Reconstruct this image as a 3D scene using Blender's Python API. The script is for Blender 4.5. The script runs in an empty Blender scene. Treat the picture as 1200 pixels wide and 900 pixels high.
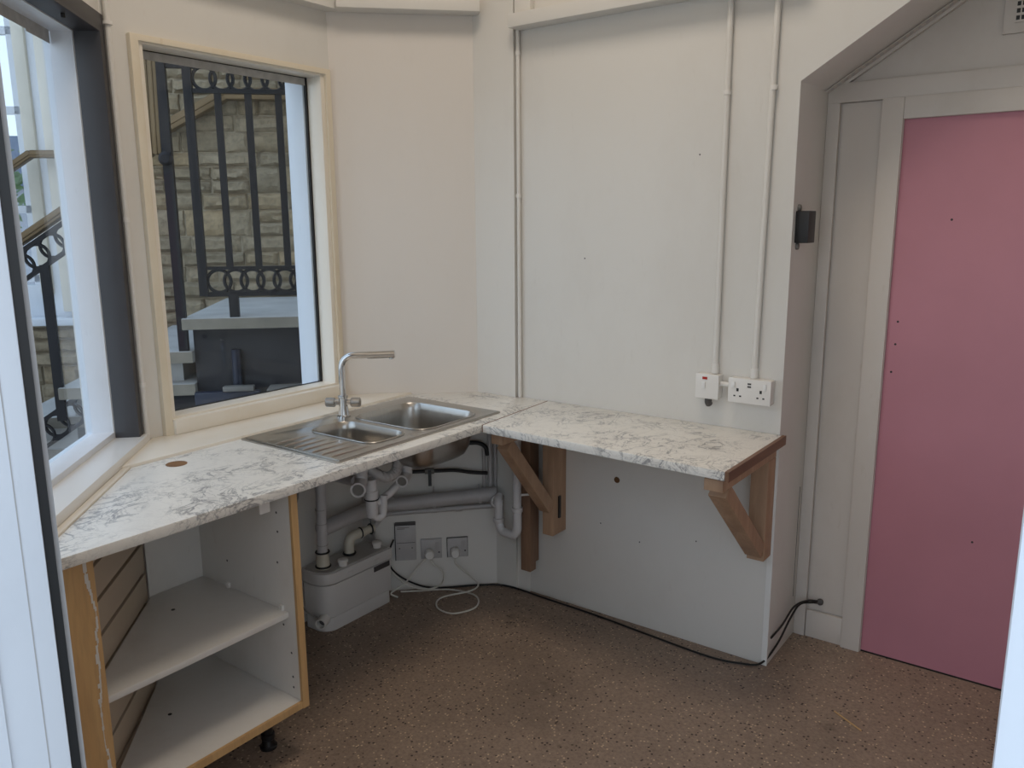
import bpy, bmesh, math, random
from mathutils import Vector, Matrix, noise
from mathutils.geometry import tessellate_polygon
random.seed(11)
S = 2 ** -.5
PI = math.pi
scn = bpy.context.scene
col = scn.collection

# ------------------------------------------------------------------ camera
EYE = Vector((0, 0, 1.62))
PITCH, ROLL, YAW, FPX = math.radians(11.2276), math.radians(-0.3935), math.radians(36.4867), 952.57
cd = bpy.data.cameras.new('camera'); cam = bpy.data.objects.new('camera', cd); col.objects.link(cam)
cd.sensor_fit = 'HORIZONTAL'; cd.sensor_width = 36; cd.lens = FPX / 1200 * 36; cd.clip_start = .05
cam.matrix_world = Matrix.Translation(EYE) @ Matrix.Rotation(YAW, 4, 'Z') @ Matrix.Rotation(PI / 2 - PITCH, 4, 'X') @ Matrix.Rotation(ROLL, 4, 'Z')
scn.camera = cam

# ------------------------------------------------------------------ sky, lamps, exposure
w = bpy.data.worlds.new('sky'); scn.world = w; w.use_nodes = True
nt = w.node_tree; bgn = nt.nodes['Background']
tc = nt.nodes.new('ShaderNodeTexCoord'); sp = nt.nodes.new('ShaderNodeSeparateXYZ'); rp = nt.nodes.new('ShaderNodeValToRGB')
nt.links.new(tc.outputs['Generated'], sp.inputs[0]); nt.links.new(sp.outputs['Z'], rp.inputs[0]); nt.links.new(rp.outputs[0], bgn.inputs[0])
rp.color_ramp.elements[0].color = (.84, .92, 1, 1); rp.color_ramp.elements[1].color = (.52, .72, 1, 1)
bgn.inputs[1].default_value = 1.85
def area(name, loc, size, power, color, rot=(0, 0, 0)):
    l = bpy.data.lights.new(name, 'AREA'); l.shape = 'RECTANGLE'; l.size, l.size_y = size; l.energy = power; l.color = color
    o = bpy.data.objects.new(name, l); o.location = loc; o.rotation_euler = rot; col.objects.link(o); return o
area('ceiling_lamp_light', (-1.2, 1.5, 3.83), (.8, .8), 25, (1, .885, .755))
scn.view_settings.view_transform = 'Standard'; scn.view_settings.look = 'None'
scn.view_settings.exposure = -0.06; scn.view_settings.gamma = 1; scn.view_settings.use_curve_mapping = False

# ------------------------------------------------------------------ materials
def srgb(r, g, b):
    f = lambda c: (c / 255 / 12.92) if c / 255 <= .04045 else ((c / 255 + .055) / 1.055) ** 2.4
    return (f(r), f(g), f(b), 1)
def newmat(name):
    m = bpy.data.materials.new(name); m.use_nodes = True
    return m, m.node_tree, m.node_tree.nodes['Principled BSDF']
def mixnode(t, fac, a, b):
    n = t.nodes.new('ShaderNodeMix'); n.data_type = 'RGBA'
    for s_, v in ((0, fac), (6, a), (7, b)):
        if hasattr(v, 'links'): t.links.new(v, n.inputs[s_])
        else: n.inputs[s_].default_value = v
    return n.outputs[2]
def tex(t, kind, scale, detail=4, scl=(1, 1, 1), rough=.55):
    c = t.nodes.new('ShaderNodeTexCoord'); mp = t.nodes.new('ShaderNodeMapping'); mp.inputs['Scale'].default_value = scl
    t.links.new(c.outputs['Object'], mp.inputs[0])
    n = t.nodes.new(kind); n.inputs['Scale'].default_value = scale
    if 'Detail' in n.inputs: n.inputs['Detail'].default_value = 0 if kind == 'ShaderNodeTexVoronoi' else detail
    if 'Roughness' in n.inputs and kind == 'ShaderNodeTexNoise': n.inputs['Roughness'].default_value = rough
    t.links.new(mp.outputs[0], n.inputs[0]); return n
def ramp(t, src, stops):
    r = t.nodes.new('ShaderNodeValToRGB'); t.links.new(src, r.inputs[0])
    e = r.color_ramp.elements
    while len(e) < len(stops): e.new(.5)
    for x, (p, c) in zip(e, stops): x.position = p; x.color = c
    return r.outputs[0]
G = lambda v: (v, v, v, 1)
def bump(t, b, src, strength, dist=.002):
    n = t.nodes.new('ShaderNodeBump'); n.inputs['Strength'].default_value = strength; n.inputs['Distance'].default_value = dist
    t.links.new(src, n.inputs['Height']); t.links.new(n.outputs[0], b.inputs['Normal'])
def paint(name, c, rough=.5, var=.06, scale=5, bmp=.05, metallic=0, scl=(1, 1, 1), spec=.5):
    m, t, b = newmat(name)
    n = tex(t, 'ShaderNodeTexNoise', scale, 5, scl)
    lo = tuple(x * (1 - var) for x in c[:3]) + (1,); hi = tuple(min(1, x * (1 + var)) for x in c[:3]) + (1,)
    t.links.new(ramp(t, n.outputs['Fac'], [(.3, lo), (.7, hi)]), b.inputs['Base Color'])
    b.inputs['Roughness'].default_value = rough; b.inputs['Metallic'].default_value = metallic; b.inputs['Specular IOR Level'].default_value = spec
    if bmp: bump(t, b, n.outputs['Fac'], bmp)
    return m
def scuffed(name, c, dirt, amount=.35, rough=.45, scale=3):
    m, t, b = newmat(name)
    n1 = tex(t, 'ShaderNodeTexNoise', scale, 8, (1, 1, .6), .65); n2 = tex(t, 'ShaderNodeTexNoise', scale * 9, 6, (1, 1, .3), .7)
    f1 = ramp(t, n1.outputs['Fac'], [(.5, G(0)), (.85, G(amount))]); f2 = ramp(t, n2.outputs['Fac'], [(.62, G(0)), (.8, G(amount))])
    base = mixnode(t, f1, c, dirt); t.links.new(mixnode(t, f2, base, dirt), b.inputs['Base Color'])
    b.inputs['Roughness'].default_value = rough; bump(t, b, n2.outputs['Fac'], .04)
    return m
def wood(name, a, bcol, scl, rough=.5, scale=9):
    m, t, b = newmat(name)
    n = tex(t, 'ShaderNodeTexNoise', scale, 6, scl, .6); n2 = tex(t, 'ShaderNodeTexNoise', scale * 6, 3, scl)
    c1 = ramp(t, n.outputs['Fac'], [(.3, a), (.7, bcol)])
    c2 = mixnode(t, ramp(t, n2.outputs['Fac'], [(.45, G(0)), (.75, G(.45))]), c1, tuple(x * .6 for x in a[:3]) + (1,))
    t.links.new(c2, b.inputs['Base Color']); b.inputs['Roughness'].default_value = rough; bump(t, b, n2.outputs['Fac'], .12, .001)
    return m
M = {}
M['wall'] = scuffed('white_wall_paint', srgb(219, 215, 208), srgb(196, 188, 178), .3, .38)
M['wall_warm'] = scuffed('warm_wall_panel', srgb(221, 214, 206), srgb(205, 197, 187), .25, .33)
M['alcove'] = scuffed('alcove_paint', srgb(204, 196, 188), srgb(172, 158, 138), .4, .45)
M['white'] = scuffed('white_gloss', srgb(228, 226, 222), srgb(196, 186, 172), .25, .3)
M['cream'] = scuffed('cream_wood_paint', srgb(224, 212, 190), srgb(200, 176, 134), .5, .4)
M['sill'] = scuffed('sill_paint', srgb(232, 224, 210), srgb(210, 190, 158), .3, .3)
M['upvc'] = scuffed('white_upvc', srgb(222, 226, 232), srgb(165, 168, 170), .25, .28)
M['graphite'] = paint('graphite_frame', srgb(58, 56, 58), .45, .08, 8)
M['pink'] = paint('pink_door_paint', srgb(188, 128, 141), .5, .06, 2.5, .03)
M['board'] = scuffed('cabinet_board', srgb(218, 214, 208), srgb(175, 162, 146), .35, .4, 4)
M['slat'] = paint('slat_board', srgb(196, 178, 155), .5, .05, 6)
M['groove'] = paint('dark_groove', srgb(40, 34, 30), .8)
M['oak'] = wood('oak_edge', srgb(206, 168, 118), srgb(190, 150, 102), (1, 1, .12), .5, 14)
M['timber'] = wood('timber_reddish', srgb(188, 154, 124), srgb(156, 122, 96), (1, 1, .15), .6, 16)
M['timber_dark'] = wood('timber_dark', srgb(150, 118, 94), srgb(114, 86, 68), (1, 1, .15), .6, 16)
M['edgestrip'] = wood('worktop_edge_wood', srgb(138, 102, 78), srgb(108, 76, 56), (1, .15, 1), .5, 16)
M['steel'] = paint('stainless', srgb(184, 180, 174), .28, .05, 30, .02, 1, (1, 8, 1))
M['chrome'] = paint('chrome', srgb(214, 214, 214), .08, .02, 5, 0, 1)
M['knurl'] = paint('brushed_chrome', srgb(170, 166, 160), .35, .1, 90, .3, 1, (1, 1, 1))
M['pvc'] = paint('white_pvc', srgb(206, 203, 202), .35, .04, 8, .02)
M['pvc_grey'] = paint('grey_painted_pipe', srgb(178, 174, 172), .45, .05, 8, .02)
M['ivory'] = paint('ivory_plastic', srgb(204, 197, 180), .4)
M['pump'] = paint('pump_plastic', srgb(206, 202, 198), .35, .03, 5, .02)
M['pump_lid'] = paint('pump_lid_plastic', srgb(176, 170, 164), .45, .04, 5, .02)
M['label'] = paint('dark_label', srgb(70, 66, 66), .4)
M['socket'] = paint('socket_plastic', srgb(226, 222, 216), .3, .02, 5, 0)
M['metalplate'] = paint('metal_clad_plate', srgb(184, 181, 179), .4, .05, 20, .02, .15)
M['black'] = paint('black_plastic', srgb(22, 21, 22), .45, .1)
M['darkgrey'] = paint('dark_grey_plastic', srgb(78, 74, 72), .5, .1)
M['grey'] = paint('grey_plastic', srgb(120, 116, 110), .5, .1)
M['red'] = paint('red_neon', srgb(170, 40, 30), .3)
M['cable'] = paint('cable_white', srgb(205, 200, 190), .5)
M['iron'] = paint('black_iron', srgb(20, 20, 25), .5, .1, 20, .02, 0, (1, 1, 1), .3)
M['brass'] = paint('bronze_handrail', srgb(112, 92, 64), .38, .12, 6, .02, .5, (1, 1, .3))
M['slab'] = paint('pale_stone_slab', srgb(176, 174, 170), .8, .12, 6, .2)
M['slab_edge'] = paint('stone_slab_edge', srgb(140, 132, 118), .85, .18, 9, .3)
M['casing'] = paint('cream_white_casing', srgb(222, 214, 198), .4)
M['mortar'] = paint('mortar', srgb(160, 148, 126), .95, .12, 12, .4)
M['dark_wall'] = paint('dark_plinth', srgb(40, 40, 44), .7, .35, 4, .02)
M['blue'] = paint('dark_blue_paint', srgb(22, 30, 50), .5, .25, 6, .02)
M['duct'] = paint('silver_tape', srgb(170, 168, 164), .45, .18, 25, .2)
M['rust'] = paint('rust_stain', srgb(98, 66, 34), .8, .2, 20)
M['brown'] = wood('brown_cap', srgb(142, 104, 66), srgb(112, 78, 48), (1, .3, 1), .6)
M['bark'] = paint('bark', srgb(84, 70, 56), .9, .3, 14, .5)
M['leaf'] = paint('leaves', srgb(104, 136, 84), .6, .3, 3)
M['ground'] = paint('paving', srgb(140, 138, 132), .85, .15, 2, .2)
M['housewall'] = paint('far_house_wall', srgb(150, 152, 160), .85, .1, 2)
M['roof'] = paint('slate_roof', srgb(92, 100, 116), .7, .1, 4)

m, t, b = newmat('stone_rock_faced'); M['stone'] = m
oi = t.nodes.new('ShaderNodeObjectInfo'); n = tex(t, 'ShaderNodeTexNoise', 26, 9, (1, 1, 1), .7)
c1 = ramp(t, oi.outputs['Random'], [(0, srgb(150, 135, 110)), (.35, srgb(164, 148, 122)), (.7, srgb(138, 125, 102)), (1, srgb(172, 150, 116))])
t.links.new(mixnode(t, ramp(t, n.outputs['Fac'], [(.42, G(0)), (.72, G(.7))]), c1, srgb(92, 82, 64)), b.inputs['Base Color'])
b.inputs['Roughness'].default_value = .92; bump(t, b, n.outputs['Fac'], .9, .012)

m, t, b = newmat('marble_laminate'); M['marble'] = m
big = tex(t, 'ShaderNodeTexNoise', 5, 4); v = tex(t, 'ShaderNodeTexNoise', 9.5, 9, (1, .7, 1), .62); v.inputs['Distortion'].default_value = 1.3
v2 = tex(t, 'ShaderNodeTexNoise', 22, 8, (.8, 1, 1), .6); v2.inputs['Distortion'].default_value = 1.0
def veins(src, wd, k):
    return ramp(t, src, [(.5 - wd, G(0)), (.5 - wd * .15, G(k)), (.5 + wd * .15, G(k)), (.5 + wd, G(0))])
msk = ramp(t, big.outputs['Fac'], [(.42, G(.1)), (.6, G(1))])
def mul(a, bb):
    n_ = t.nodes.new('ShaderNodeMix'); n_.data_type = 'RGBA'; n_.blend_type = 'MULTIPLY'; n_.inputs[0].default_value = 1
    t.links.new(a, n_.inputs[6]); t.links.new(bb, n_.inputs[7]); return n_.outputs[2]
k1 = mixnode(t, mul(veins(v.outputs['Fac'], .028, .85), msk), srgb(233, 229, 221), srgb(88, 90, 97))
k2 = mixnode(t, mul(veins(v2.outputs['Fac'], .03, .5), msk), k1, srgb(128, 124, 122))
cl = tex(t, 'ShaderNodeTexNoise', 5, 4)
k3 = mixnode(t, ramp(t, cl.outputs['Fac'], [(.5, G(0)), (.75, G(.35))]), k2, srgb(205, 200, 194))
t.links.new(k3, b.inputs['Base Color']); b.inputs['Roughness'].default_value = .28

m, t, b = newmat('speckled_floor'); M['floor'] = m
n1 = tex(t, 'ShaderNodeTexNoise', 1.6, 6); n2 = tex(t, 'ShaderNodeTexNoise', 85, 5, (1, 1, 1), .8)
va = tex(t, 'ShaderNodeTexVoronoi', 105); vb = tex(t, 'ShaderNodeTexVoronoi', 85)
base = ramp(t, n1.outputs['Fac'], [(.3, srgb(140, 121, 106)), (.5, srgb(154, 133, 116)), (.72, srgb(128, 111, 97))])
base = mixnode(t, ramp(t, n2.outputs['Fac'], [(.42, G(0)), (.68, G(.55))]), base, srgb(88, 72, 60))
sepa = t.nodes.new('ShaderNodeSeparateColor'); t.links.new(va.outputs['Color'], sepa.inputs[0])
sepb = t.nodes.new('ShaderNodeSeparateColor'); t.links.new(vb.outputs['Color'], sepb.inputs[0])
def spot(vn, se, thr, rad):
    a = ramp(t, se.outputs[0], [(thr, G(0)), (thr + .02, G(1))]); d = ramp(t, vn.outputs['Distance'], [(rad, G(1)), (rad + .08, G(0))])
    return mul(a, d)
base = mixnode(t, spot(va, sepa, .85, .30), base, srgb(202, 176, 146))
base = mixnode(t, spot(vb, sepb, .84, .30), base, srgb(62, 48, 40))
mk = tex(t, 'ShaderNodeTexNoise', 4.5, 7, (1, 1, 1), .7)
base = mixnode(t, ramp(t, mk.outputs['Fac'], [(.62, G(0)), (.74, G(.6))]), base, srgb(66, 54, 44))
t.links.new(base, b.inputs['Base Color']); b.inputs['Roughness'].default_value = .55; bump(t, b, n2.outputs['Fac'], .1)

m, t, b = newmat('window_glass'); M['glass'] = m
b.inputs['Base Color'].default_value = (.93, .96, .97, 1); b.inputs['Transmission Weight'].default_value = 1; b.inputs['Roughness'].default_value = 0; b.inputs['IOR'].default_value = 1.45
# thin pane: straight-through glass with a faint mirror so that daylight passes
tr = t.nodes.new('ShaderNodeBsdfTransparent'); tr.inputs[0].default_value = (.92, .95, .97, 1)
gl = t.nodes.new('ShaderNodeBsdfGlossy'); gl.inputs['Roughness'].default_value = .02
fr = t.nodes.new('ShaderNodeLayerWeight'); pw = t.nodes.new('ShaderNodeMath'); pw.operation = 'POWER'; pw.inputs[1].default_value = 5
t.links.new(fr.outputs['Facing'], pw.inputs[0]); ma = t.nodes.new('ShaderNodeMath'); ma.operation = 'MULTIPLY_ADD'; ma.inputs[1].default_value = .9; ma.inputs[2].default_value = .025
t.links.new(pw.outputs[0], ma.inputs[0])
mx = t.nodes.new('ShaderNodeMixShader'); t.links.new(ma.outputs[0], mx.inputs[0]); t.links.new(tr.outputs[0], mx.inputs[1]); t.links.new(gl.outputs[0], mx.inputs[2])
t.links.new(mx.outputs[0], t.nodes['Material Output'].inputs[0]); t.nodes.remove(b)

# ------------------------------------------------------------------ geometry helpers
ORI = {}
def frame_xy(): return lambda u, v, w_: Vector((u, v, w_))
def FX(x0): return lambda u, v, w_: Vector((x0 + w_, u, v))          # plane x = x0 : (y, z), w along +x
def FY(y0): return lambda u, v, w_: Vector((u, y0 - w_, v))          # plane y = y0 : (x, z), w towards the room (-y)
def FC(k0):                                                          # plane y - x = k0 : u = (x+y)/sqrt2, w towards the room
    def f(u, v, w_):
        k = k0 - w_ / S; q = u / S
        return Vector(((q - k) / 2, (q + k) / 2, v))
    return f
def FA(c0):                                                          # plane x + y = c0 : u = y-x, w towards the room
    def f(u, v, w_):
        c = c0 + w_ / S
        return Vector(((c - u) / 2, (c + u) / 2, v))
    return f
XY = frame_xy()
class MB:
    def __init__(s): s.v = []; s.f = []
    def add(s, vs, fs):
        n = len(s.v); s.v += [Vector(p) for p in vs]; s.f += [[i + n for i in f] for f in fs]; return s
    def box(s, a0, b0, c0, a1, b1, c1, F=XY):
        P = [F(*p) for p in ((a0, b0, c0), (a1, b0, c0), (a1, b1, c0), (a0, b1, c0), (a0, b0, c1), (a1, b0, c1), (a1, b1, c1), (a0, b1, c1))]
        return s.add(P, [(0, 3, 2, 1), (4, 5, 6, 7), (0, 1, 5, 4), (1, 2, 6, 5), (2, 3, 7, 6), (3, 0, 4, 7)])
    def prism(s, outer, holes, w0, w1, F=XY):
        loops = [outer] + list(holes)
        pts = [p for l in loops for p in l]
        tris = tessellate_polygon([[Vector((p[0], p[1], 0)) for p in l] for l in loops])
        n = len(pts); vs = [F(p[0], p[1], w0) for p in pts] + [F(p[0], p[1], w1) for p in pts]; fs = []
        if holes:
            for tri in tris: fs += [tuple(tri), tuple(i + n for i in reversed(tri))]
        else: fs += [tuple(range(n)), tuple(range(2 * n - 1, n - 1, -1))]
        i0 = 0
        for l in loops:
            k = len(l)
            for i in range(k):
                a, b_ = i0 + i, i0 + (i + 1) % k; fs.append((a, b_, b_ + n, a + n))
            i0 += k
        return s.add(vs, fs)
    def tube(s, path, r, seg=10, caps=True, radii=None, hollow=0):
        P = [Vector(p) for p in path]; n = len(P)
        T = [(P[min(i + 1, n - 1)] - P[max(i - 1, 0)]).normalized() for i in range(n)]
        up = Vector((0, 0, 1)) if abs(T[0].z) < .9 else Vector((1, 0, 0))
        N = (up - T[0] * up.dot(T[0])).normalized(); vs = []
        for i in range(n):
            N = (N - T[i] * N.dot(T[i])).normalized(); B = T[i].cross(N); rr = radii[i] if radii else r
            vs += [P[i] + (N * math.cos(2 * PI * j / seg) + B * math.sin(2 * PI * j / seg)) * rr for j in range(seg)]
        fs = [(i * seg + j, i * seg + (j + 1) % seg, (i + 1) * seg + (j + 1) % seg, (i + 1) * seg + j) for i in range(n - 1) for j in range(seg)]
        if caps: fs += [tuple(range(seg - 1, -1, -1)), tuple(range((n - 1) * seg, n * seg))]
        return s.add(vs, fs)
    def lathe(s, origin, axis, prof, seg=20):
        o = Vector(origin); A = Vector(axis).normalized()
        path = [o + A * h for h, r in prof]
        up = Vector((0, 0, 1)) if abs(A.z) < .9 else Vector((1, 0, 0)); N = (up - A * up.dot(A)).normalized(); B = A.cross(N); vs = []
        for (h, r), p in zip(prof, path): vs += [p + (N * math.cos(2 * PI * j / seg) + B * math.sin(2 * PI * j / seg)) * max(r, 1e-5) for j in range(seg)]
        k = len(prof)
        fs = [(i * seg + j, i * seg + (j + 1) % seg, (i + 1) * seg + (j + 1) % seg, (i + 1) * seg + j) for i in range(k - 1) for j in range(seg)]
        fs += [tuple(range(seg - 1, -1, -1)), tuple(range((k - 1) * seg, k * seg))]
        return s.add(vs, fs)
    def torus(s, c, u, v, R, r, seg=20, ms=6, flat=1.0):
        c, u, v = Vector(c), Vector(u).normalized(), Vector(v).normalized(); n = u.cross(v); vs = []
        for i in range(seg):
            a = 2 * PI * i / seg; d = u * math.cos(a) + v * math.sin(a)
            vs += [c + d * (R + r * math.cos(2 * PI * j / ms)) + n * (r * flat * math.sin(2 * PI * j / ms)) for j in range(ms)]
        return s.add(vs, [(i * ms + j, ((i + 1) % seg) * ms + j, ((i + 1) % seg) * ms + (j + 1) % ms, i * ms + (j + 1) % ms) for i in range(seg) for j in range(ms)])
    def bar(s, p, q, wx, wz, up=(0, 0, 1)):
        p, q = Vector(p), Vector(q); d = (q - p).normalized(); up = Vector(up); sd = d.cross(up).normalized(); up = sd.cross(d)
        c = []
        for e in (p, q): c += [e + sd * (a * wx / 2) + up * (b_ * wz / 2) for a, b_ in ((-1, -1), (1, -1), (1, 1), (-1, 1))]
        return s.add(c, [(3, 2, 1, 0), (4, 5, 6, 7), (0, 1, 5, 4), (1, 2, 6, 5), (2, 3, 7, 6), (3, 0, 4, 7)])
    def build(s, name, mat, parent=None, bevel=0, angle=35, weld=False, seg=2):
        me = bpy.data.meshes.new(name)
        lo = Vector([min(p[i] for p in s.v) for i in range(3)]); hi = Vector([max(p[i] for p in s.v) for i in range(3)])
        o0 = (lo + hi) / 2
        if parent is None: o0.z = lo.z
        me.from_pydata([p - o0 for p in s.v], [], s.f); me.materials.append(M[mat] if isinstance(mat, str) else mat)
        bm = bmesh.new(); bm.from_mesh(me); bmesh.ops.recalc_face_normals(bm, faces=bm.faces)
        if weld: bmesh.ops.remove_doubles(bm, verts=bm.verts, dist=1e-5)
        if bevel:
            ed = [e for e in bm.edges if len(e.link_faces) == 2 and e.calc_face_angle(0) > math.radians(40)]
            bmesh.ops.bevel(bm, geom=ed, offset=bevel, segments=seg, affect='EDGES', profile=.6, clamp_overlap=True)
        bm.to_mesh(me); bm.free()
        for p in me.polygons: p.use_smooth = True
        me.set_sharp_from_angle(angle=math.radians(angle))
        o = bpy.data.objects.new(name, me); col.objects.link(o)
        if parent is not None: o.parent = parent; o.location = o0 - ORI[parent.name]
        else: o.location = o0
        ORI[o.name] = o0
        return o
def arc(pts, r=.03, n=5):
    P = [Vector(p) for p in pts]; out = [P[0]]
    for i in range(1, len(P) - 1):
        a = (P[i - 1] - P[i]); c = (P[i + 1] - P[i]); d = min(r, a.length * .49, c.length * .49); a = P[i] + a.normalized() * d; c = P[i] + c.normalized() * d
        for j in range(n + 1):
            q = j / n; out.append(a.lerp(P[i], q).lerp(P[i].lerp(c, q), q))
    return out + [P[-1]]
def smooth(pts, n=6):
    P = [Vector(p) for p in pts]; P = [P[0] * 2 - P[1]] + P + [P[-1] * 2 - P[-2]]; out = []
    for i in range(1, len(P) - 2):
        for j in range(n):
            q = j / n; a, b_, c, d = P[i - 1:i + 3]
            out.append(.5 * ((2 * b_) + (c - a) * q + (2 * a - 5 * b_ + 4 * c - d) * q * q + (3 * b_ - a - 3 * c + d) * q ** 3))
    return out + [P[-2]]
def rrect(x0, y0, x1, y1, r, n=5):
    out = []
    for cx, cy, a0 in ((x1 - r, y1 - r, 0), (x0 + r, y1 - r, 90), (x0 + r, y0 + r, 180), (x1 - r, y0 + r, 270)):
        for j in range(n + 1):
            a = math.radians(a0 + 90 * j / n); out.append((cx + r * math.cos(a), cy + r * math.sin(a)))
    return out
def rect(a0, b0, a1, b1): return [(a0, b0), (a1, b0), (a1, b1), (a0, b1)]
def tag(o, label, cat=None, group=None):
    o['label'] = label
    if cat: o['category'] = cat
    if group: o['group'] = group
    return o
def struct(o, label=None, cat=None):
    o['kind'] = 'structure'
    if label: o['label'] = label
    if cat: o['category'] = cat
    return o
def thing(name, label, cat, loc, group=None):
    o = bpy.data.objects.new(name, None); o.empty_display_size = .05; o.location = loc; col.objects.link(o); ORI[o.name] = Vector(loc)
    return tag(o, label, cat, group)

# ================================================================== SETTING
struct(MB().prism([(-1.63, .36), (.9, .36), (.9, 3.2), (-2.7, 3.2), (-2.7, 1.4)], [], -.05, 0).build('floor', 'floor'), 'brown speckled vinyl floor with dark scuffs', 'floor')
struct(MB().prism([(-1.9, .2), (1, .2), (1, 3.3), (-2.9, 3.3), (-2.9, 1.2)], [], 3.9, 3.96).build('ceiling', 'wall'), 'plain white ceiling over the room', 'ceiling')
H = 3.9
# left wall (holds the dark framed window)
fa = FA(-1.22)
wl = struct(MB().prism(rect(1.9, 0, 4.05, H), [rect(2.2, .87, 3.99, 2.235)], -.16, 0, fa).build('wall_left', 'wall'), 'white left wall around the dark framed window', 'wall')
sg = FA(-1.112)
MB().box(2.66, .08, -.07, 3.575, .845, -.014, sg).build('slat_backing', 'groove', wl)
for i in range(8):
    MB().box(2.66, .072 + .098 * i, -.016, 3.572, .158 + .098 * i, .0, sg).build('slat', 'slat', wl, bevel=.002)
w1 = struct(MB().prism(rect(2.2, .87, 4.045, 2.262), [rect(2.26, .9165, 3.985, 2.206)], -.066, .012, fa).build('window_1', 'graphite', bevel=.003), 'dark grey framed shop window on the left wall', 'window')
MB().prism(rect(2.2, .88, 4.02, 2.235), [rect(2.26, .938, 3.984, 2.204)], -.155, -.068, fa).build('outer_frame', 'upvc', w1, bevel=.003)['label'] = 'white outer frame'
MB().box(2.2, .90, -.139, 4.0, 2.21, -.135, fa).build('pane', 'glass', w1)
b_ = MB()
for k in range(7): b_.box(2.3 + k * .24, 2.165 + .006 * (k % 2), -.1345, 2.3 + (k + 1) * .24, 2.206, -.1335, fa)
b_.build('tape_strip', 'duct', w1)['label'] = 'silver tape along the top of the glass'
MB().lathe((-2.46, 1.218, 2.205), (0, 0, -1), [(0, .006), (.012, .006), (.013, .002)]).build('fixing', 'black', w1)
ls = MB().box(2.15, .872, -.15, 4.05, .918, .03, fa).build('window_sill', 'white', w1, bevel=.004); ls['label'] = 'white gloss sill board'
# back left wall (second window)
fx = FX(-2.635)
wbl = struct(MB().prism(rect(1.40, 0, 2.36, H), [rect(1.51, .90, 2.315, 2.21)], -.13, 0, fx).build('wall_back_left', 'wall'), 'white wall around the cream framed window', 'wall')
w2 = struct(MB().prism(rect(1.497, .893, 2.329, 2.224), [rect(1.526, .94, 2.303, 2.203)], -.01, .022, fx).build('window_2', 'cream', bevel=.004), 'cream wooden framed fixed window above the sink ledge', 'window')
MB().prism(rect(1.515, .91, 2.312, 2.21), [rect(1.545, .955, 2.284, 2.196)], -.072, .010, fx).build('inner_bead', 'sill', w2, bevel=.003)['label'] = 'paler inner bead and reveal'
MB().prism(rect(1.50, .87, 2.32, 2.205), [rect(1.55, .906, 2.268, 2.194)], -.19, -.082, fx).build('outer_frame', 'upvc', w2, bevel=.003)['label'] = 'bluish white outer frame'
MB().prism(rect(1.52, .93, 2.305, 2.205), [rect(1.549, .957, 2.276, 2.1935)], -.082, -.072, fx).build('gasket', 'black', w2)['label'] = 'thin black seal'
MB().box(1.545, .95, -.079, 2.284, 2.196, -.075, fx).build('pane', 'glass', w2)
MB().box(1.55, 2.166, -.0745, 2.28, 2.1955, -.0735, fx).build('tape_strip', 'duct', w2)['label'] = 'silver tape along the top of the glass'
MB().prism([(1.527, .893), (2.318, .893), (2.318, .948), (1.527, .948)], [], .0, .036, fx).build('bottom_rail', 'sill', w2, bevel=.008)
MB().prism([(-2.635, 1.455), (-2.39, 1.213), (-2.388, 1.25), (-2.43, 2.545), (-2.625, 2.35), (-2.635, 2.34)], [], .845, .894).build('window_ledge', 'sill', w2, bevel=.003)['label'] = 'cream white ledge board behind the sink'
ld = struct(MB().prism([(-1.84, .664), (-1.84, .694), (-2.386, 1.240), (-2.388, 1.212)], [], .845, .889).build('trim_1', 'sill', bevel=.002), 'stained cream strip between left sill and worktop', 'trim')
# wall behind the cupboard below ledge
b_ = MB().box(1.42, 0, -.02, 2.335, .845, .085, fx)
struct(b_.build('wall_below_ledge', 'wall'), 'white boxed wall below the window ledge', 'wall')
# back wall panel (diagonal) and lower boarding
fc = FC(4.975)
struct(MB().box(-.215, 0, -.12, .375, H, 0, fc).build('wall_back', 'wall_warm'), 'warm white blank diagonal wall panel', 'wall')
fl = FC(4.88)
struct(MB().box(-.10, 0, -.06, .464, .84, 0, fl).build('wall_back_lower', 'wall'), 'white boarding under the sink with sockets', 'wall')
struct(MB().box(-2.226, 0, 0, -2.018, H, .35, lambda u, v, w_: Vector((u, 2.752 + w_, v))).build('pillar', 'wall'), 'narrow white pillar between the two back walls', 'pillar')
# back right wall with alcove opening (sloped head)
fy = FY(2.773)
wbr = struct(MB().prism([(-2.03, 0), (-.885, 0), (-.885, 2.061), (0.02, 2.632), (.8, 2.632), (.8, H), (-2.03, H)], [], -.325, 0, fy).build('wall_back_right', 'wall', bevel=.003), 'white wall behind the short worktop, open at the alcove', 'wall')
for (x0, x1) in ((-2.018, -1.955),):
    MB().box(x0, 0, 0, x1, .84, .006, fy).build('cover_strip', 'wall', wbr)
MB().lathe((-1.528, 2.7725, .600), (0, -1, 0), [(0, .013), (.0012, .012), (.0014, 0)]).build('stain', 'rust', wbr)['label'] = 'round brown rust stain'
MB().box(-.905, .0, -.001, -.884, .87, .0035, fy).build('corner_bead', 'white', wbr)
MB().box(3.045, .17, 0, 3.049, .62, .0008, FX(-.885)).build('crack', 'darkgrey', wbr)
b_ = MB()
for x, z in ((-1.223, 1.85), (-1.69, 1.48), (-1.60, .40), (-1.42, .36), (-1.18, .42)): b_.lathe((x, 2.7725, z), (0, -1, 0), [(0, .003), (.0006, .003)], 8)
b_.build('nail_holes', 'darkgrey', wbr)['kind'] = 'stuff'
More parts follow.
